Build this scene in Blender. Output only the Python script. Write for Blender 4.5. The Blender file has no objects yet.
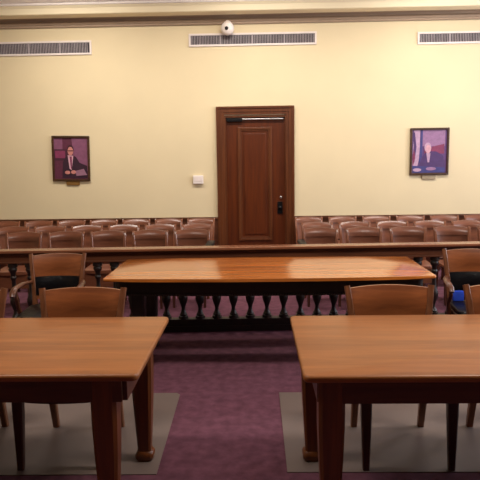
import bpy, bmesh, math, random
from mathutils import Vector, Matrix
random.seed(4)
R = math.radians
scene = bpy.context.scene

# ---------------------------------------------------------------- camera
cam_data = bpy.data.cameras.new('camera')
cam = bpy.data.objects.new('camera', cam_data)
scene.collection.objects.link(cam)
cam_data.sensor_width = 36
cam_data.lens = 45.0
cam_data.clip_end = 100
cam.matrix_world = (Matrix.Translation((0, 0, 1.65)) @ Matrix.Rotation(R(1.5), 4, 'Z')
                    @ Matrix.Rotation(R(90 - 7.6), 4, 'X') @ Matrix.Rotation(R(-0.85), 4, 'Z'))
scene.camera = cam

# ---------------------------------------------------------------- light
w = bpy.data.worlds.new('world')
scene.world = w
w.use_nodes = True
w.node_tree.nodes['Background'].inputs[0].default_value = (0.9, 0.85, 0.8, 1)
w.node_tree.nodes['Background'].inputs[1].default_value = 0.02

def area(name, loc, rot, sx, sy, power, col, spread=180):
    d = bpy.data.lights.new(name, 'AREA')
    d.shape = 'RECTANGLE'
    d.size, d.size_y = sx, sy
    d.energy = power
    d.color = col
    d.spread = R(spread)
    o = bpy.data.objects.new(name, d)
    o.location = loc
    o.rotation_euler = rot
    scene.collection.objects.link(o)
    return o

WARM = (1.0, 0.92, 0.84)
# assumed rows of unseen ceiling fixtures (diffusers built further down, at the same places)
ASSUMED_LAMPS = [(-2.6, 7.7), (0.0, 7.7), (2.6, 7.7), (-1.9, 3.0), (1.9, 3.0)]
for lx, ly in ASSUMED_LAMPS:
    area('ceiling_lamp_light', (lx, ly, 4.14), (R(18) if ly > 6 else 0, 0, 0), 1.2, 0.5, 72 if ly > 6 else (72 if lx < 0 else 100), WARM, 150 if ly > 6 else 180)
# added cool light from the right, as if from assumed unseen windows
for wy in (4.7, 7.5):
    area('window_daylight', (5.80, wy, 2.3), (0, R(90), 0), 2.2, 1.3, 105, (0.84, 0.87, 1.0))

scene.view_settings.view_transform = 'Standard'
scene.view_settings.look = 'None'
scene.view_settings.gamma = 1
scene.view_settings.use_curve_mapping = False
scene.view_settings.exposure = 0.0

# ---------------------------------------------------------------- materials
def lin(c):
    return tuple(((v / 255) / 12.92 if v / 255 <= 0.04045 else ((v / 255 + 0.055) / 1.055) ** 2.4) for v in c) + (1,)

def base(name, rough=0.5, metal=0.0, spec=0.5, coat=0.0):
    m = bpy.data.materials.new(name)
    m.use_nodes = True
    b = m.node_tree.nodes['Principled BSDF']
    b.inputs['Roughness'].default_value = rough
    b.inputs['Metallic'].default_value = metal
    b.inputs['Specular IOR Level'].default_value = spec
    b.inputs['Coat Weight'].default_value = coat
    b.inputs['Coat Roughness'].default_value = 0.15
    return m, m.node_tree, b

def mat(name, c, rough=0.5, metal=0.0, var=0.06, scale=12, bump=0.0, **k):
    m, nt, b = base(name, rough, metal, **k)
    tc = nt.nodes.new('ShaderNodeTexCoord')
    n = nt.nodes.new('ShaderNodeTexNoise')
    n.inputs['Scale'].default_value = scale
    n.inputs['Detail'].default_value = 5
    r = nt.nodes.new('ShaderNodeValToRGB')
    r.color_ramp.elements[0].color = lin([max(0, v * (1 - var)) for v in c])
    r.color_ramp.elements[1].color = lin([min(255, v * (1 + var)) for v in c])
    r.color_ramp.elements[0].position = 0.3
    r.color_ramp.elements[1].position = 0.7
    nt.links.new(tc.outputs['Object'], n.inputs['Vector'])
    nt.links.new(n.outputs['Fac'], r.inputs['Fac'])
    nt.links.new(r.outputs['Color'], b.inputs['Base Color'])
    if bump:
        bp = nt.nodes.new('ShaderNodeBump')
        bp.inputs['Strength'].default_value = bump
        bp.inputs['Distance'].default_value = 0.01
        nt.links.new(n.outputs['Fac'], bp.inputs['Height'])
        nt.links.new(bp.outputs['Normal'], b.inputs['Normal'])
    return m

def wood(name, dark, light, axis=0, rough=0.35, coat=0.0, stretch=14, planks=0.0, spec=0.5, seed=0.0):
    """wood grain running along the given object axis"""
    m, nt, b = base(name, rough, spec=spec, coat=coat)
    N, L = nt.nodes, nt.links
    tc = N.new('ShaderNodeTexCoord')
    mp = N.new('ShaderNodeMapping')
    sc = [stretch, stretch, stretch]
    sc[axis] = 0.9
    mp.inputs['Scale'].default_value = sc
    mp.inputs['Location'].default_value = (seed, seed * 0.7, seed * 1.3)
    L.new(tc.outputs['Object'], mp.inputs['Vector'])
    n = N.new('ShaderNodeTexNoise')
    n.inputs['Scale'].default_value = 1.6
    n.inputs['Detail'].default_value = 8
    n.inputs['Roughness'].default_value = 0.62
    n.inputs['Distortion'].default_value = 0.5
    L.new(mp.outputs['Vector'], n.inputs['Vector'])
    fac = n.outputs['Fac']
    if planks:
        mp2 = N.new('ShaderNodeMapping')
        s2 = [0.0, 0.0, 0.0]
        s2[1 if axis == 0 else 0] = 1.0
        mp2.inputs['Scale'].default_value = s2
        L.new(tc.outputs['Object'], mp2.inputs['Vector'])
        sn = N.new('ShaderNodeVectorMath')
        sn.operation = 'SNAP'
        sn.inputs[1].default_value = (planks, planks, planks)
        L.new(mp2.outputs['Vector'], sn.inputs[0])
        wn = N.new('ShaderNodeTexWhiteNoise')
        wn.noise_dimensions = '3D'
        L.new(sn.outputs['Vector'], wn.inputs['Vector'])
        ma = N.new('ShaderNodeMath')
        ma.operation = 'MULTIPLY_ADD'
        ma.inputs[1].default_value = 0.16
        L.new(wn.outputs['Value'], ma.inputs[0])
        L.new(fac, ma.inputs[2])
        sb = N.new('ShaderNodeMath')
        sb.operation = 'SUBTRACT'
        sb.inputs[1].default_value = 0.08
        L.new(ma.outputs[0], sb.inputs[0])
        fac = sb.outputs[0]
    r = N.new('ShaderNodeValToRGB')
    e = r.color_ramp.elements
    e[0].color, e[0].position = lin(dark), 0.3
    e[1].color, e[1].position = lin(light), 0.7
    L.new(fac, r.inputs['Fac'])
    L.new(r.outputs['Color'], b.inputs['Base Color'])
    return m

M = {}
M['wall'] = mat('cream_wall_paint', (220, 203, 164), 0.75, var=0.012, scale=1.5)
M['cornice'] = mat('cream_cornice_paint', (236, 222, 186), 0.6, var=0.01, scale=2)
M['cornice_white'] = mat('pale_cornice_paint', (246, 238, 230), 0.6, var=0.01, scale=2)
M['mould_tan'] = mat('tan_moulding_paint', (158, 136, 112), 0.6, var=0.02)  # one even tan tone, darker than the cornice above it
M['ceiling'] = mat('ceiling_paint', (225, 216, 200), 0.8, var=0.01)
M['carpet'] = mat('maroon_carpet', (99, 62, 74), 0.95, var=0.12, scale=14, bump=0.3, spec=0.1)
M['mat'] = mat('grey_plastic_mat', (112, 97, 90), 0.5, var=0.02, scale=3, spec=0.3)
M['table'] = wood('oak_table_top', (128, 76, 36), (164, 102, 52), 0, 0.4, stretch=9, planks=0.14, spec=0.4)
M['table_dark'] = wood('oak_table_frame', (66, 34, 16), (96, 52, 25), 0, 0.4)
M['table_leg'] = wood('oak_table_leg', (82, 42, 14), (118, 64, 24), 2, 0.38)
M['counsel'] = wood('varnished_table_top', (150, 78, 28), (208, 124, 52), 0, 0.17, coat=0.3, planks=0.17, seed=3)
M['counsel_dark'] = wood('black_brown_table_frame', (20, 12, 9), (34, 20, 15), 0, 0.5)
M['rail_cap'] = wood('rail_cap_wood', (120, 72, 48), (146, 92, 64), 0, 0.25)
M['rail'] = wood('rail_wood', (72, 38, 22), (104, 60, 36), 0, 0.4)
M['rail_dark'] = wood('rail_dark_wood', (20, 11, 8), (36, 20, 13), 2, 0.45)
M['chair'] = wood('chair_wood', (112, 60, 30), (150, 86, 46), 0, 0.35)
M['chair_v'] = wood('chair_stile_wood', (96, 56, 34), (134, 84, 54), 2, 0.35)
M['arm_dark'] = wood('chair_arm_wood', (76, 40, 22), (104, 60, 36), 1, 0.35)
M['chair_leg'] = wood('chair_leg_wood', (50, 24, 14), (74, 38, 22), 2, 0.4)
M['spec'] = wood('spectator_chair_wood', (96, 55, 37), (128, 77, 53), 0, 0.3, stretch=9)
M['spec_v'] = wood('spectator_chair_stile', (102, 61, 42), (136, 85, 60), 2, 0.25)
M['spec_leg'] = wood('spectator_chair_leg', (56, 28, 18), (80, 42, 28), 2, 0.4)
M['leather'] = mat('black_leather', (13, 13, 16), 0.32, var=0.2, scale=30, bump=0.3, spec=0.25)
M['black'] = mat('black_metal', (14, 13, 14), 0.4, var=0.1, spec=0.2)
M['door'] = wood('door_wood', (70, 28, 6), (96, 42, 9), 2, 0.35)
M['door_frame'] = wood('door_casing_wood', (76, 38, 16), (104, 56, 26), 2, 0.35)
M['frame'] = wood('picture_frame_wood', (48, 28, 14), (78, 48, 22), 0, 0.4)
M['white'] = mat('white_plastic', (232, 222, 214), 0.4, var=0.02)
M['grille_frame'] = mat('grille_frame_paint', (226, 214, 206), 0.5, var=0.02)
M['slat'] = mat('grille_slat_paint', (160, 150, 150), 0.5, var=0.05)
M['dark'] = mat('dark_duct', (66, 60, 64), 0.8, var=0.1)
M['steel'] = mat('brushed_steel', (200, 198, 195), 0.3, 0.9, var=0.03)
M['brass'] = mat('brass_plate', (150, 112, 62), 0.4, 0.5, var=0.05)
M['greyplate'] = mat('pale_plate', (165, 148, 120), 0.4, 0.3, var=0.05)
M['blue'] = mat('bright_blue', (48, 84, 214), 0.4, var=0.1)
def flat(n, c): M[n] = mat(n, c, 0.45, var=0.06, scale=25)

# ---------------------------------------------------------------- mesh helpers
def link(name, bm, m, parent=None, smooth=False, loc=None):
    bmesh.ops.recalc_face_normals(bm, faces=bm.faces)
    me = bpy.data.meshes.new(name)
    bm.to_mesh(me)
    bm.free()
    me.materials.append(m)
    if smooth:
        me.polygons.foreach_set('use_smooth', [True] * len(me.polygons))
        me.set_sharp_from_angle(angle=R(40))
    o = bpy.data.objects.new(name, me)
    scene.collection.objects.link(o)
    if parent: o.parent = parent
    if loc: o.location = loc
    return o

def tag(o, label, cat, group=None):
    o['label'] = label
    o['category'] = cat
    if group: o['group'] = group
    return o

def thing(name, label, cat, loc=(0, 0, 0), rz=0, group=None):
    o = bpy.data.objects.new(name, None)
    o.empty_display_size = 0.1
    scene.collection.objects.link(o)
    o.location = loc
    o.rotation_euler.z = rz
    return tag(o, label, cat, group)

def struct(o):
    o['kind'] = 'structure'
    return o

def box(bm, x0, x1, y0, y1, z0, z1, bev=0.0):
    t = bmesh.new()
    bmesh.ops.create_cube(t, size=1)
    for v in t.verts:
        v.co = Vector(((x0 + x1) / 2 + v.co.x * (x1 - x0), (y0 + y1) / 2 + v.co.y * (y1 - y0), (z0 + z1) / 2 + v.co.z * (z1 - z0)))
    if bev:
        bmesh.ops.bevel(t, geom=list(t.edges), offset=bev, segments=2, profile=0.6, affect='EDGES')
    merge(bm, t)

def merge(bm, t):
    me = bpy.data.meshes.new('tmp')
    t.to_mesh(me)
    t.free()
    bm.from_mesh(me)
    bpy.data.meshes.remove(me)

def B(*boxes, bev=0.0):
    bm = bmesh.new()
    for b in boxes: box(bm, *b, bev=bev)
    return bm

def prism(pts, z0, z1, bev=0.0, seg=3):
    """outline in x,y extruded from z0 to z1, top and bottom rims rounded"""
    bm = bmesh.new()
    lo = [bm.verts.new((x, y, z0)) for x, y in pts]
    hi = [bm.verts.new((x, y, z1)) for x, y in pts]
    bm.faces.new(lo[::-1])
    bm.faces.new(hi)
    n = len(pts)
    for i in range(n):
        bm.faces.new((lo[i], lo[(i + 1) % n], hi[(i + 1) % n], hi[i]))
    if bev:
        es = [e for e in bm.edges if abs(e.verts[0].co.z - e.verts[1].co.z) < 1e-6]
        bmesh.ops.bevel(bm, geom=es, offset=bev, segments=seg, profile=0.5, affect='EDGES')
    return bm

def lathe(prof, n=14, cx=0, cy=0):
    bm = bmesh.new()
    rings = []
    for r, z in prof:
        rings.append([bm.verts.new((cx + r * math.cos(2 * math.pi * k / n), cy + r * math.sin(2 * math.pi * k / n), z)) for k in range(n)])
    for a, b in zip(rings, rings[1:]):
        for k in range(n):
            bm.faces.new((a[k], a[(k + 1) % n], b[(k + 1) % n], b[k]))
    bm.faces.new(rings[0][::-1])
    bm.faces.new(rings[-1])
    return bm

def sweep(path, sizes, up=Vector((0, 1, 0)), bev=0.0, n=None):
    """rectangular (or round, n sides) section swept along a path; sizes = (half a, half b) per point"""
    bm = bmesh.new()
    rings = []
    P = [Vector(p) for p in path]
    for i, p in enumerate(P):
        d = (P[min(i + 1, len(P) - 1)] - P[max(i - 1, 0)]).normalized()
        a = d.cross(up).normalized()
        b = a.cross(d).normalized()
        s, t = sizes[i]
        if n:
            ring = [p + a * s * math.cos(2 * math.pi * k / n) + b * t * math.sin(2 * math.pi * k / n) for k in range(n)]
        else:
            c = 0.72
            ring = [p + a * s * u + b * t * v for u, v in ((-1, -c), (-c, -1), (c, -1), (1, -c), (1, c), (c, 1), (-c, 1), (-1, c))]
        if p.z < 1e-6:
            for q in ring: q.z = 0.0
        rings.append([bm.verts.new(q) for q in ring])
    m = len(rings[0])
    for a_, b_ in zip(rings, rings[1:]):
        for k in range(m):
            bm.faces.new((a_[k], a_[(k + 1) % m], b_[(k + 1) % m], b_[k]))
    bm.faces.new(rings[0][::-1])
    bm.faces.new(rings[-1])
    return bm

def curved_slab(w0, w1, z0, z1, y0, y1, bow, th, arch=0.0, sag=0.0, nu=14, nv=4, puff=0.0, curl=0.0):
    """bowed backrest board: half widths w0->w1, middle bowed back by bow, top edge arched"""
    bm = bmesh.new()
    def sheet(off, side):
        g = []
        for j in range(nv + 1):
            v = j / nv
            row = []
            for i in range(nu + 1):
                u = -1 + 2 * i / nu
                za = z1 + arch * (1 - u * u)
                zb = z0 - sag * (1 - u * u)
                z = zb + (za - zb) * v
                x = (w0 + (w1 - w0) * v) * u
                pf = puff * max(0, (1 - u ** 6)) * math.sin(math.pi * v) ** 0.5 * side if puff else 0
                y = y0 + (y1 - y0) * v + bow * (1 - u * u) + off + pf
                y += curl * max(0, v - .35) ** 2 / .42
                row.append(bm.verts.new((x, y, z)))
            g.append(row)
        return g
    f = sheet(-th / 2, -1)
    b = sheet(th / 2, 0)
    for g, s in ((f, 1), (b, -1)):
        for j in range(nv):
            for i in range(nu):
                q = (g[j][i], g[j][i + 1], g[j + 1][i + 1], g[j + 1][i])
                bm.faces.new(q if s > 0 else q[::-1])
    for i in range(nu):
        bm.faces.new((f[0][i], b[0][i], b[0][i + 1], f[0][i + 1]))
        bm.faces.new((f[nv][i], f[nv][i + 1], b[nv][i + 1], b[nv][i]))
    for j in range(nv):
        bm.faces.new((f[j][0], f[j + 1][0], b[j + 1][0], b[j][0]))
        bm.faces.new((f[j][nu], b[j][nu], b[j + 1][nu], f[j + 1][nu]))
    return bm

def copy_tree(o, parent=None):
    c = o.copy()
    scene.collection.objects.link(c)
    if parent: c.parent = parent
    for ch in list(o.children): copy_tree(ch, c)
    return c

def rrect(x0, x1, y0, y1, r, bow_lo=0.0, bow_hi=0.0, n=4, edge=12):
    """rounded rectangle outline, long sides optionally bowed outward"""
    pts = []
    cx, hw = (x0 + x1) / 2, (x1 - x0) / 2
    for (ax, ay, a0) in ((x1 - r, y0 + r, -90), (x1 - r, y1 - r, 0), (x0 + r, y1 - r, 90), (x0 + r, y0 + r, 180)):
        for k in range(n + 1):
            a = R(a0 + 90 * k / n)
            pts.append((ax + r * math.cos(a), ay + r * math.sin(a)))
        if edge and a0 == 0 and bow_hi:
            for k in range(1, edge):
                pts.append((x1 - r + (x0 - x1 + 2 * r) * k / edge, y1))
        if edge and a0 == 180 and bow_lo:
            for k in range(1, edge):
                pts.append((x0 + r + (x1 - x0 - 2 * r) * k / edge, y0))
    out = []
    for x, y in pts:
        u = (x - cx) / hw
        if abs(y - y0) < 1e-6 or y < y0 + r: y -= bow_lo * (1 - u * u)
        elif y > y1 - r: y += bow_hi * (1 - u * u)
        out.append((x, y))
    return out

# ---------------------------------------------------------------- room shell
YW, XW, ZC, YB = 9.42, 6.0, 4.25, -3.0
struct(link('floor', B((-XW, XW, YB, YW, -0.1, 0)), M['carpet']))
struct(link('ceiling', B((-XW, XW, YB, YW, ZC, ZC + 0.1)), M['ceiling']))
DX, DW, DH = 0.0, 0.49, 2.33          # door opening centre, half width, height
DX = 0.015
struct(link('wall_back', B((-XW, DX - DW, YW, YW + 0.2, 0, ZC), (DX + DW, XW, YW, YW + 0.2, 0, ZC), (DX - DW, DX + DW, YW, YW + 0.2, DH, ZC)), M['wall']))
struct(link('wall_left', B((-XW - 0.1, -XW, YB, YW, 0, ZC)), M['wall']))
struct(link('wall_right', B((XW, XW + 0.1, YB, YW, 0, ZC)), M['wall']))
struct(link('wall_front', B((-XW, XW, YB - 0.1, YB, 0, ZC)), M['rail']))

def profile_x(prof, x0, x1):
    bm = bmesh.new()
    a = [bm.verts.new((x0, y, z)) for y, z in prof]
    b = [bm.verts.new((x1, y, z)) for y, z in prof]
    n = len(prof)
    for i in range(n):
        bm.faces.new((a[i], a[(i + 1) % n], b[(i + 1) % n], b[i]))
    bm.faces.new(a[::-1])
    bm.faces.new(b)
    return bm
# picture-rail mould and cove under the cornice
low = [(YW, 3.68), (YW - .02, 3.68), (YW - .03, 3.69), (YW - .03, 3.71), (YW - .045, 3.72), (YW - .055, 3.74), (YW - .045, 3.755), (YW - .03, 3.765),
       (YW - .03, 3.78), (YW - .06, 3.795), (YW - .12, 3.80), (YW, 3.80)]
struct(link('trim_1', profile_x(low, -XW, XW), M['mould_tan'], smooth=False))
mid = [(YW, 3.80), (YW - .34, 3.80), (YW - .35, 3.81), (YW - .35, 3.885), (YW - .36, 3.90), (YW - .37, 3.92), (YW, 3.92)]
struct(link('trim_2', profile_x(mid, -XW, XW), M['cornice']))
top = [(YW, 3.92), (YW - .36, 3.92), (YW - .38, 3.93), (YW - .38, 3.955), (YW - .42, 3.965), (YW - .47, 3.99), (YW - .50, 4.02), (YW - .50, 4.035),
       (YW - .53, 4.045), (YW - .53, 4.09), (YW - .56, 4.11), (YW - .58, ZC), (YW, ZC)]
struct(link('trim_3', profile_x(top, -XW, XW), M['cornice_white']))

# dark wainscot with a moulded cap behind the chairs
for n, x0, x1 in ((4, -XW, DX - 0.60), (5, DX + 0.60, XW)):
    struct(link('trim_%d' % n, B((x0, x1, YW - .03, YW, 0, .735), (x0, x1, YW - .05, YW, .735, .765)), M['rail'], smooth=False))

# door, casing and hardware
dr = struct(link('door_1', B((DX - .455, DX + .455, YW + .05, YW + .095, 0.005, DH - .055)), M['door']))
def ring_box(x0, x1, z0, z1, t, y0, y1):
    return ((x0, x0 + t, y0, y1, z0, z1), (x1 - t, x1, y0, y1, z0, z1), (x0 + t, x1 - t, y0, y1, z0, z0 + t), (x0 + t, x1 - t, y0, y1, z1 - t, z1))
link('panel_moulding', B(*ring_box(DX - .275, DX + .255, .38, 2.15, .035, YW + .03, YW + .05), *ring_box(DX - .24, DX + .22, .415, 2.115, .02, YW + .038, YW + .05),
                         (DX - .455, DX + .455, YW + .03, YW + .05, .0, .2), bev=.004), M['door_frame'], dr)
link('panel', B((DX - .18, DX + .16, YW + .04, YW + .05, .48, 2.05), bev=.004), M['door'], dr)
lk = link('lock_plate', B((DX + .335, DX + .415, YW + .035, YW + .05, .80, .99), bev=.004), M['black'], dr)
def ball(r, c, seg=14, sy=1.0, sz=1.0):
    bm = bmesh.new()
    bmesh.ops.create_uvsphere(bm, u_segments=seg, v_segments=seg // 2 + 2, radius=r)
    for v in bm.verts: v.co = Vector((v.co.x + c[0], v.co.y * sy + c[1], v.co.z * sz + c[2]))
    return bm
link('door_knob', ball(.028, (DX + .375, YW + .0, .90)), M['black'], lk, True)
link('keyhole_cylinder', ball(.022, (DX + .392, YW + .045, 1.06), sy=.5), M['steel'], dr, True)['label'] = 'small round steel lock cylinder'
link('closer_arm', B((DX - .20, DX + .43, YW - .0, YW + .02, 2.262, 2.280), bev=.004), M['steel'], dr)  # thin pale bar for the bright line along the door top
link('closer_body', B((DX - .44, DX - .2, YW + .0, YW + .05, 2.235, 2.285), bev=.006), M['black'], dr)  # dark block at the left end of that line

def casing():
    x0, x1, zt = DX - .60, DX + .60, 2.465
    bx = []
    for (a, b, y0) in ((0, .03, -.045), (.03, .085, -.03), (.085, .125, -.02)):
        bx += [(x0 + a, x0 + b, YW + y0, YW, 0, zt - a), (x1 - b, x1 - a, YW + y0, YW, 0, zt - a), (x0 + b, x1 - b, YW + y0, YW, zt - b, zt - a)]
    # jamb lining
    bx += [(x0 + .125, DX - .455, YW, YW + .18, 0, DH), (DX + .455, x1 - .125, YW, YW + .18, 0, DH), (DX - .455, DX + .455, YW, YW + .18, DH - .03, DH)]
    return B(*bx)
struct(link('trim_6', casing(), M['door_frame']))
struct(link('trim_7', B((DX - .5, DX + .5, YW + .19, YW + .25, 0, DH)), M['dark']))

# assumed windows of the right-hand wall and assumed ceiling fixtures, outside the picture
gl = bpy.data.materials.new('window_daylight_glass'); gl.use_nodes = True
pb = gl.node_tree.nodes['Principled BSDF']
pb.inputs['Emission Color'].default_value = (0.85, 0.9, 1, 1); pb.inputs['Emission Strength'].default_value = 1.5
for i, wy in enumerate((4.7, 7.5)):
    wn = struct(link('window_%d' % (i + 1), B((5.93, 5.99, wy - .75, wy + .75, 1.1, 3.5)), gl))  # unseen window, assumed; its pane glows as added daylight
    link('window_frame', B((5.87, 5.99, wy - .85, wy - .75, 1.0, 3.6), (5.87, 5.99, wy + .75, wy + .85, 1.0, 3.6), (5.87, 5.99, wy - .75, wy + .75, 1.0, 1.1),
                           (5.87, 5.99, wy - .75, wy + .75, 3.5, 3.6), (5.9, 5.93, wy - .75, wy + .75, 2.28, 2.32), (5.9, 5.93, wy - .02, wy + .02, 1.1, 3.5)), M['white'], wn)

# ---------------------------------------------------------------- wall grilles
def grille(x0, x1, z0, z1, label, ndiv):
    t = thing('air_grille', label, 'vent', ((x0 + x1) / 2, YW, (z0 + z1) / 2), 0, 'long air grilles high on the wall')
    hw, hz = (x1 - x0) / 2, (z1 - z0) / 2
    link('grille_frame', B(*ring_box(-hw, hw, -hz, hz, .028, -.02, 0), bev=.003), M['grille_frame'], t)
    link('backing', B((-hw + .028, hw - .028, -.004, -.001, -hz + .028, hz - .028)), M['dark'], t)
    bm = bmesh.new()
    n = int((2 * hw - .06) / .024)
    for k in range(n):
        x = -hw + .034 + k * .024
        box(bm, x, x + .006 + .003 * random.random(), -.016, -.005, -hz + .028, hz - .028)
    for k in range(1, ndiv):
        x = -hw + 2 * hw * k / ndiv
        box(bm, x - .008, x + .008, -.019, -.004, -hz + .028, hz - .028)
    s = link('louvre', bm, M['slat'], t)
    return t
grille(-4.4, -2.47, 3.28, 3.49, 'white-framed air grille high on the wall above the left portrait', 4)
grille(-.98, .955, 3.365, 3.555, 'white-framed air grille centred high above the door', 4)
grille(2.47, 4.40, 3.335, 3.515, 'white-framed air grille high on the wall at the right edge, above the right portrait', 4)

# security camera just above the middle grille
t = thing('security_camera', 'small white dome security camera above the middle air grille', 'camera', (-.385, YW, 3.60))
link('wall_bracket', B((-.035, .035, -.09, 0, -.02, .05), bev=.008), M['white'], t, True)
dm = link('camera_housing', ball(.10, (0, -.12, -.0), 20, .9, 1.0), M['white'], t, True)
link('lens', ball(.028, (-.01, -.205, -.012), sy=.4), M['black'], dm, True)
link('swivel', lathe([(.035, .02), (.05, .06), (.055, .10), (.02, .125)], 12, 0, -.08), M['white'], t, True)

# thermostat / switch box
t = thing('wall_control', 'small white plastic control box on the wall left of the door', 'switch', (-.885, YW, 1.355))
link('box_cover', B((-.08, .08, -.045, 0, -.065, .065), bev=.008), M['white'], t)
link('face_plate', B((-.06, .06, -.05, -.0445, -.03, .045), bev=.002), M['grille_frame'], t)

# ---------------------------------------------------------------- portraits
def poly(pts, y, m, name, parent, cat=None):
    bm = bmesh.new()
    a = [bm.verts.new((x, y, z)) for x, z in pts]
    b = [bm.verts.new((x, y + .001, z)) for x, z in pts]
    bm.faces.new(a)
    bm.faces.new(b[::-1])
    n = len(pts)
    for i in range(n): bm.faces.new((a[i], b[i], b[(i + 1) % n], a[(i + 1) % n]))
    return link(name, bm, m, parent)
def ell(cx, cz, rx, rz, n=14): return [(cx + rx * math.cos(2 * math.pi * k / n), cz + rz * math.sin(2 * math.pi * k / n)) for k in range(n)]
for n, c in (('print_plum', (92, 42, 62)), ('print_mauve', (128, 78, 104)), ('print_dusk', (70, 34, 50)), ('print_suit', (52, 28, 44)), ('print_skin', (196, 128, 118)),
             ('print_hair', (58, 30, 38)), ('print_shirt', (206, 160, 172)), ('print_grey', (146, 104, 122)), ('print_lilac', (146, 108, 142)), ('print_violet', (98, 66, 116)),
             ('print_robe', (74, 48, 96)), ('print_pink', (182, 148, 172)), ('print_red', (126, 52, 84)), ('print_blue', (62, 60, 116)), ('print_skin2', (206, 156, 166))):
    flat(n, c)
def portrait(x, z, hw, hz, label, art, plate, rot):
    t = thing('framed_portrait', label, 'picture', (x, YW, z), 0, 'framed portraits on the wall')
    t.rotation_euler.y = rot
    link('picture_frame', B(*ring_box(-hw, hw, -hz, hz, .032, -.035, 0), bev=.006), M['frame'], t)
    pr = link('photo_print', B((-hw + .03, hw - .03, -.012, -.003, -hz + .03, hz - .03)), M[art[0]], t)
    for k, (pts, m) in enumerate(art[1]):
        poly([(px * (hw - .032), pz * (hz - .032)) for px, pz in pts], -.0135 - .0012 * k, M[m], 'print_shape', pr)
    link('name_plate', B((-.105 + plate[1], .105 + plate[1], -.02, 0, -hz - .065, -hz - .004), bev=.003), M[plate[0]], t)
left_art = ('print_plum', [
    ([(-1, .3), (-.5, .3), (-.5, 1), (-1, 1)], 'print_mauve'),
    ([(-1, -.1), (-.2, -.1), (-.2, .45), (-1, .45)], 'print_dusk'),
    ([(-.95, .02), (-.35, .02), (-.35, .38), (-.95, .38)], 'print_red'),
    ([(.2, -.6), (1, -.6), (1, 1), (.05, 1)], 'print_mauve'),
    ([(-.55, -.95), (-.5, -.2), (-.35, .06), (0, .2), (.3, .08), (.5, -.2), (.95, -.35), (.95, -.95)], 'print_suit'),
    ([(-.2, .16), (-.1, -.5), (.02, -.55), (.14, .14)], 'print_shirt'),
    ([(-.08, .1), (-.02, -.5), (.04, -.5), (.05, .1)], 'print_red'),
    (ell(-.02, .42, .2, .24), 'print_hair'), (ell(-.02, .36, .17, .21), 'print_skin'),
    ([(-.18, .4), (-.16, .35), (.12, .35), (.14, .4)], 'print_hair'),
    ([(.3, -.85), (.25, -.6), (.75, -.5), (.95, -.8)], 'print_grey'),
    (ell(-.22, -.68, .16, .09), 'print_skin'), (ell(.14, -.66, .15, .09), 'print_skin')])
right_art = ('print_violet', [
    ([(-.45, .25), (.9, .25), (.9, 1), (-.45, 1)], 'print_lilac'),
    ([(-1, -.95), (-.9, 1), (-.55, 1), (-.55, -.2), (-.75, -.95)], 'print_pink'),
    ([(-.98, .9), (-.85, .9), (-.75, .2), (-.85, -.5), (-.95, -.2), (-.9, .3)], 'print_robe'),
    ([(-.98, -.2), (-.88, .1), (-.8, -.3), (-.95, -.7)], 'print_red'),
    ([(-.6, -.5), (-.5, 1), (-.4, 1), (-.42, -.6)], 'print_blue'),
    ([(-.3, -.1), (-.3, .15), (.85, .35), (.85, -.1)], 'print_red'),
    ([(-.65, -.95), (-.5, -.35), (-.3, -.1), (0, .02), (.4, 0), (.8, -.2), (.95, -.95)], 'print_robe'),
    ([(-.98, -.98), (-.98, -.65), (.9, -.75), (.9, -.98)], 'print_blue'),
    ([(-.18, -.06), (-.1, -.5), (0, -.5), (.06, -.08)], 'print_pink'),
    (ell(-.1, .19, .2, .23), 'print_pink'), (ell(-.08, .12, .16, .2), 'print_skin2'),
    (ell(-.7, -.85, .25, .08), 'print_pink'), (ell(.1, -.8, .3, .08), 'print_lilac')])
portrait(-2.87, 1.71, .295, .35, 'dark plum portrait photo of a suited man in a brown frame, left of the door', left_art, ('brass', .02), R(1.2))
portrait(2.69, 1.735, .297, .36, 'brighter violet portrait photo with a flag in a brown frame, right of the door', right_art, ('greyplate', 0), 0)

# ---------------------------------------------------------------- railing
YR = 5.72
RAIL_TURN = R(2)
rail = thing('courtroom_railing', 'long dark wooden balustrade railing running between the spectator chairs and the middle table', 'railing', (0, YR, 0), RAIL_TURN)
RX0, RX1 = -3.4, 3.1
link('cap_rail', B((RX0, RX1, -.085, .085, .802, .826), bev=.006), M['rail_cap'], rail, True)
link('frieze_board', B((RX0, RX1, -.045, .045, .70, .802), (RX0, RX1, -.055, .055, .775, .802), (RX0, RX1, -.055, .055, .70, .715), bev=.003), M['rail'], rail)
link('bottom_rail', B((RX0, RX1, -.045, .045, .02, .125), (RX0, RX1, -.06, .06, 0, .06), bev=.004), M['rail_dark'], rail)
bal = [(.046, .125), (.046, .15), (.034, .155), (.040, .165), (.030, .18), (.022, .20), (.018, .225), (.024, .25), (.038, .29), (.045, .32), (.042, .35), (.030, .38),
       (.022, .42), (.019, .48), (.019, .53), (.030, .545), (.030, .56), (.022, .57), (.026, .60), (.040, .625), (.042, .64), (.034, .655), (.046, .66), (.046, .70)]
def scale_bal(p): return [(r, z) for r, z in p]
b0 = None
x = RX0 + .08
k = 0
while x < RX1 - .05:
    if b0 is None:
        b0 = link('baluster', lathe(bal, 12), M['rail_dark'], rail, True, (x, 0, 0))
    else:
        c = b0.copy()
        scene.collection.objects.link(c)
        c.location = (x, 0, 0)
    x += .163

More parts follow.
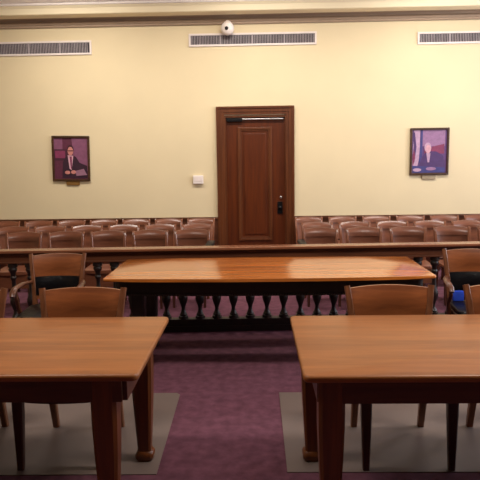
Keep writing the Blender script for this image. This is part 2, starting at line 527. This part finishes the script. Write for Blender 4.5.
# ---------------------------------------------------------------- tables
def work_table(xl, xr, y0, y1, label, inset):
    """big oak table; origin at its floor centre"""
    cx, cy = (xl + xr) / 2, (y0 + y1) / 2
    hw, hd = (xr - xl) / 2, (y1 - y0) / 2
    t = thing('oak_table', label, 'table', (cx, cy, .004), 0, 'large oak tables in the foreground')
    link('tabletop', prism(rrect(-hw, hw, -hd, hd, .032), .730, .762, .012), M['table'], t, True)
    a = .085
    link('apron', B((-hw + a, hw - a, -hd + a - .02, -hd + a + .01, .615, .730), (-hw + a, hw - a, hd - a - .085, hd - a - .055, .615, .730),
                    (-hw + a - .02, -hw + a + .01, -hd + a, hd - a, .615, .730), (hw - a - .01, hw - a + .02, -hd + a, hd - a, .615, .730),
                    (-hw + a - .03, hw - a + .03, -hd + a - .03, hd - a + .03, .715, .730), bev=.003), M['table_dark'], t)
    prof = [(.0, .040), (.05, .036), (.075, .036), (.2, .043), (.35, .051), (.5, .056), (.62, .057), (.73, .057)]
    for sx in (-1, 1):
        for sy in (-1, 1):
            px, py = sx * (hw - a - (inset[0] if sy < 0 else inset[1])), sy * (hd - a - (.035 if sy < 0 else .11))
            lg = link('leg', sweep([(px, py, z) for z, _ in prof], [(q, q) for _, q in prof]), M['table_leg'], t)
            link('foot_block', sweep([(px, py, z) for z in (0, .012, .03, .045, .055)], [(.038, .038), (.048, .048), (.050, .050), (.046, .046), (.038, .038)]), M['table_leg'], lg, True)
    return t
T1 = work_table(-3.01, -.50, 2.40, 3.35, 'large oak table with square tapered legs, left foreground', (.085, .045))
T2 = work_table(.19, 2.69, 2.37, 3.345, 'large oak table with square tapered legs, right foreground', (.042, .022))

def middle_table():
    x0, x1, y0, y1 = -1.18, 1.37, 4.49, 5.40
    cx, cy = (x0 + x1) / 2, (y0 + y1) / 2
    hw, hd = (x1 - x0) / 2, (y1 - y0) / 2
    t = thing('conference_table', 'long glossy orange-brown table with boat-shaped top in front of the railing', 'table', (cx, cy, 0))
    link('tabletop', prism(rrect(-hw, hw, -hd, hd, .03, .055, .035), .738, .762, .009), M['counsel'], t, True)
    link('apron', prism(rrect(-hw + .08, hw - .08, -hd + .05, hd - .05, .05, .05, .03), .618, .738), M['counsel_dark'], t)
    bm = bmesh.new()
    n = 110
    for i in range(n):
        u = -1 + 2 * (i + .5) / n
        xx = u * (hw - .14)
        yy = -hd + .05 - .05 * (1 - (xx / (hw - .08)) ** 2) - .004
        box(bm, xx - .006, xx + .006, yy - .006, yy + .006, .62, .633)
    link('beaded_edge', bm, M['rail_dark'], t)
    for sx in (-1, 1):
        for sy in (-1, 1):
            px, py = sx * (hw - .24), sy * (hd - .16)
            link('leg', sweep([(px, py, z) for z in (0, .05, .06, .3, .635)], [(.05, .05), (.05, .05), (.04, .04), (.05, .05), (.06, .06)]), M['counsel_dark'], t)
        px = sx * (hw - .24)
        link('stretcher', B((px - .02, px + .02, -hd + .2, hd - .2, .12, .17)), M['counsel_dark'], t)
    return t
middle_table()

# ---------------------------------------------------------------- chair mats
def floor_mat(pts, label):
    o = link('chair_mat', prism(pts, 0.0, .004), M['mat'])
    return tag(o, label, 'mat', 'grey plastic mats under the foreground tables')
floor_mat([(-.575, 4.10), (-.55, 4.07), (-.54, 2.98), (-2.9, 2.96), (-2.9, 4.10)], 'grey plastic floor mat under the left foreground table')
floor_mat([(.155, 3.0), (.155, 4.10), (2.6, 4.10), (2.6, 3.0)], 'grey plastic floor mat under the right foreground table')

# ---------------------------------------------------------------- armchairs / side chairs
def make_chair(label, arms, group):
    t = thing('armchair' if arms else 'side_chair', label, 'chair', group=group)
    hw = .225
    # seat: bowed front, leather pad above a wooden rail (front is -y, origin on the floor between the rear legs)
    out = rrect(-.245, .245, -.47, -.01, .05, .035, 0)
    link('seat_rail', prism(out, .385, .44, .006), M['chair_leg'], t, True)
    link('seat_cushion', prism(rrect(-.235, .235, -.46, -.02, .06, .035, 0), .4401, .475, .014), M['leather'], t, True)
    for s in (-1, 1):
        link('leg', sweep([(s * .226, -.45, .385), (s * .226, -.452, .3), (s * .226, -.465, 0)], [(.028, .026), (.027, .025), (.017, .016)]), M['chair_leg'], t)
        st = link('stile', sweep([(s * .205, .06, 0), (s * .205, .01, .22), (s * .208, -.005, .42), (s * .218, .015, .60), (s * .240, .055, .80), (s * .252, .075, .885)],
                                 [(.019, .017), (.022, .019), (.023, .022), (.02, .017), (.018, .015), (.017, .013)]), M['chair_v'], t)
        if arms:
            link('armrest', sweep([(s * .235, .025, .655), (s * .275, -.12, .665), (s * .285, -.27, .66), (s * .28, -.35, .64), (s * .275, -.37, .61)],
                                  [(.018, .014), (.026, .014), (.03, .014), (.028, .014), (.022, .014)], up=Vector((0, 0, 1)), n=10), M['arm_dark'], t, True)
            link('arm_post', sweep([(s * .255, -.22, .40), (s * .275, -.25, .5), (s * .265, -.30, .58), (s * .28, -.30, .655)], [(.015, .018), (.014, .016), (.014, .016), (.016, .018)]), M['arm_dark'], t)
    link('back_panel', curved_slab(.205, .235, .695, .868, .038, .064, .035, .02, arch=.012, nv=8, curl=.02), M['chair'], t, True)
    bp = link('back_pad', curved_slab(.196, .204, .545, .694, .006, .036, .035, .03, puff=.014), M['leather'], t, True)
    link('lower_rail', curved_slab(.195, .197, .51, .544, .000, .006, .035, .02), M['chair'], t, True)
    return t
side = make_chair('brown wooden chair with a solid curved back, under the left foreground table, nearer the middle', False, 'wooden chairs tucked under the foreground tables')
side.location = (-1.06, 3.50, .004)
spots = [(-1.80, 3.51, 0, 'brown wooden chair at the left edge of the picture, tucked under the left foreground table'),
         (.80, 3.49, 0, 'brown wooden chair with a solid curved back, under the right foreground table, nearer the middle'),
         (1.51, 3.49, 0, 'brown wooden chair at the right edge of the picture, tucked under the right foreground table')]
for x, y, a, lb in spots:
    c = copy_tree(side)
    c.location = (x, y, .004)
    c.rotation_euler.z = R(a)
    c['label'] = lb
arm = make_chair('wooden armchair with black leather seat before the railing, at the left', True, 'armchairs before the railing')
arm.location = (-1.68, 4.93, 0)
arm.scale = (.9, 1, 1)
arm.rotation_euler.z = R(3)
c = copy_tree(arm)
c.location = (1.80, 4.93, 0)
c.rotation_euler.z = R(-6)
c['label'] = 'wooden armchair with black leather seat before the railing, at the right edge'
# small block standing in for the blue patch at the right-hand armchair
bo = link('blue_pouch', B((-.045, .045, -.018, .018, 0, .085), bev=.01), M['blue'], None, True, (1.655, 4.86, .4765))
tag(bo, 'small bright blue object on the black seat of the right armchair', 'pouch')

# ---------------------------------------------------------------- spectator chairs
def make_spec():
    t = thing('spectator_chair', '', 'chair', group='rows of brown wooden spectator chairs')
    link('top_panel', curved_slab(.205, .215, .735, .820, .050, .070, .03, .02, arch=.018, nv=8, curl=.024), M['spec'], t, True)
    link('lower_panel', curved_slab(.195, .204, .47, .734, .012, .062, .03, .014), M['spec'], t, True)
    link('seat', prism(rrect(-.23, .23, -.42, .0, .05, .03, 0), .42, .455, .01), M['spec'], t, True)
    link('seat_front', B((-.21, .21, -.415, -.395, .26, .42), bev=.003), M['spec'], t)
    for s in (-1, 1):
        link('stile', sweep([(s * .2, .04, 0), (s * .2, .0, .22), (s * .2, -.005, .42), (s * .208, .012, .6), (s * .222, .05, .78), (s * .227, .068, .822), (s * .226, .07, .836)],
                            [(.018, .018), (.02, .02), (.022, .022), (.019, .018), (.017, .018), (.015, .016), (.008, .01)]), M['spec_v'], t, True)
        link('leg', sweep([(s * .2, -.39, .42), (s * .195, -.40, 0)], [(.024, .024), (.016, .016)]), M['spec_leg'], t)
    return t
proto = make_spec()
ORD = ['nearest the aisle', 'second from the aisle', 'third from the aisle', 'fourth from the aisle', 'fifth from the aisle', 'sixth from the aisle', 'seventh from the aisle', 'eighth from the aisle']
first = True
ends = []
# (row name, y, side, edge x at the aisle, pitch, count)
ROWS = [('front row', 7.02, -1, -.54, .495, 6), ('front row', 7.02, 1, .55, .515, 5),
        ('middle row', 8.05, -1, -.58, .495, 7), ('middle row', 8.05, 1, .62, .505, 6),
        ('back row', 9.12, -1, -.62, .495, 7), ('back row', 9.12, 1, .60, .515, 6)]
for rn, y, s, xe, pitch, n in ROWS:
    for k in range(n):
        c = proto if first else copy_tree(proto)
        first = False
        c.location = (xe + s * (.215 + pitch * k), y - (.052 * pitch * k if s < 0 else 0), 0)
        c.rotation_euler.z = R(-s * .8 * k) 
        c['label'] = 'brown wooden spectator chair in the %s %s the door, %s' % (rn, 'left of' if s < 0 else 'right of', ORD[k])
        c.scale.x = .89
        c.scale.z = {'front row': 1, 'middle row': .952, 'back row': .92}[rn]
        if k == 0 and rn == 'front row': ends.append((c, s))
for c, s in ends:
    if 1:
        if 1:
            link('armrest', B((-.06 if s < 0 else -.04, .06 if s > 0 else .04, -.34, .02, .0, .035), bev=.01), M['black'], c, True, (-s * .27, 0, .675))['label'] = 'black aisle armrest'
            link('arm_post', B((-.012, .012, -.3, -.27, .42, .68), (-.012, .012, -.02, .01, .42, .68)), M['black'], c, False, (-s * .255, 0, 0))

# ---------------------------------------------------------------- assumed ceiling fixtures (above the picture)
em = bpy.data.materials.new('lamp_diffuser'); em.use_nodes = True
pb = em.node_tree.nodes['Principled BSDF']
pb.inputs['Emission Color'].default_value = (1, .9, .78, 1); pb.inputs['Emission Strength'].default_value = 2.0
names = {(-2.6, 7.7): 'left of the three over the spectator chairs', (0.0, 7.7): 'middle of the three over the spectator chairs', (2.6, 7.7): 'right of the three over the spectator chairs',
         (-1.9, 3.0): 'left of the two over the tables', (1.9, 3.0): 'right of the two over the tables'}
for lx, ly in ASSUMED_LAMPS:
    t = thing('ceiling_light', 'flat rectangular ceiling light, ' + names[(lx, ly)], 'lamp', (lx, ly, ZC), 0, 'ceiling lights')
    link('housing', B(*[(a, b, c_, d, -.085, 0) for a, b, c_, d in ((-.64, -.6, -.34, .34), (.6, .64, -.34, .34), (-.6, .6, -.34, -.3), (-.6, .6, .3, .34))]), M['white'], t)
    link('diffuser', B((-.6, .6, -.3, .3, -.08, -.05)), em, t)
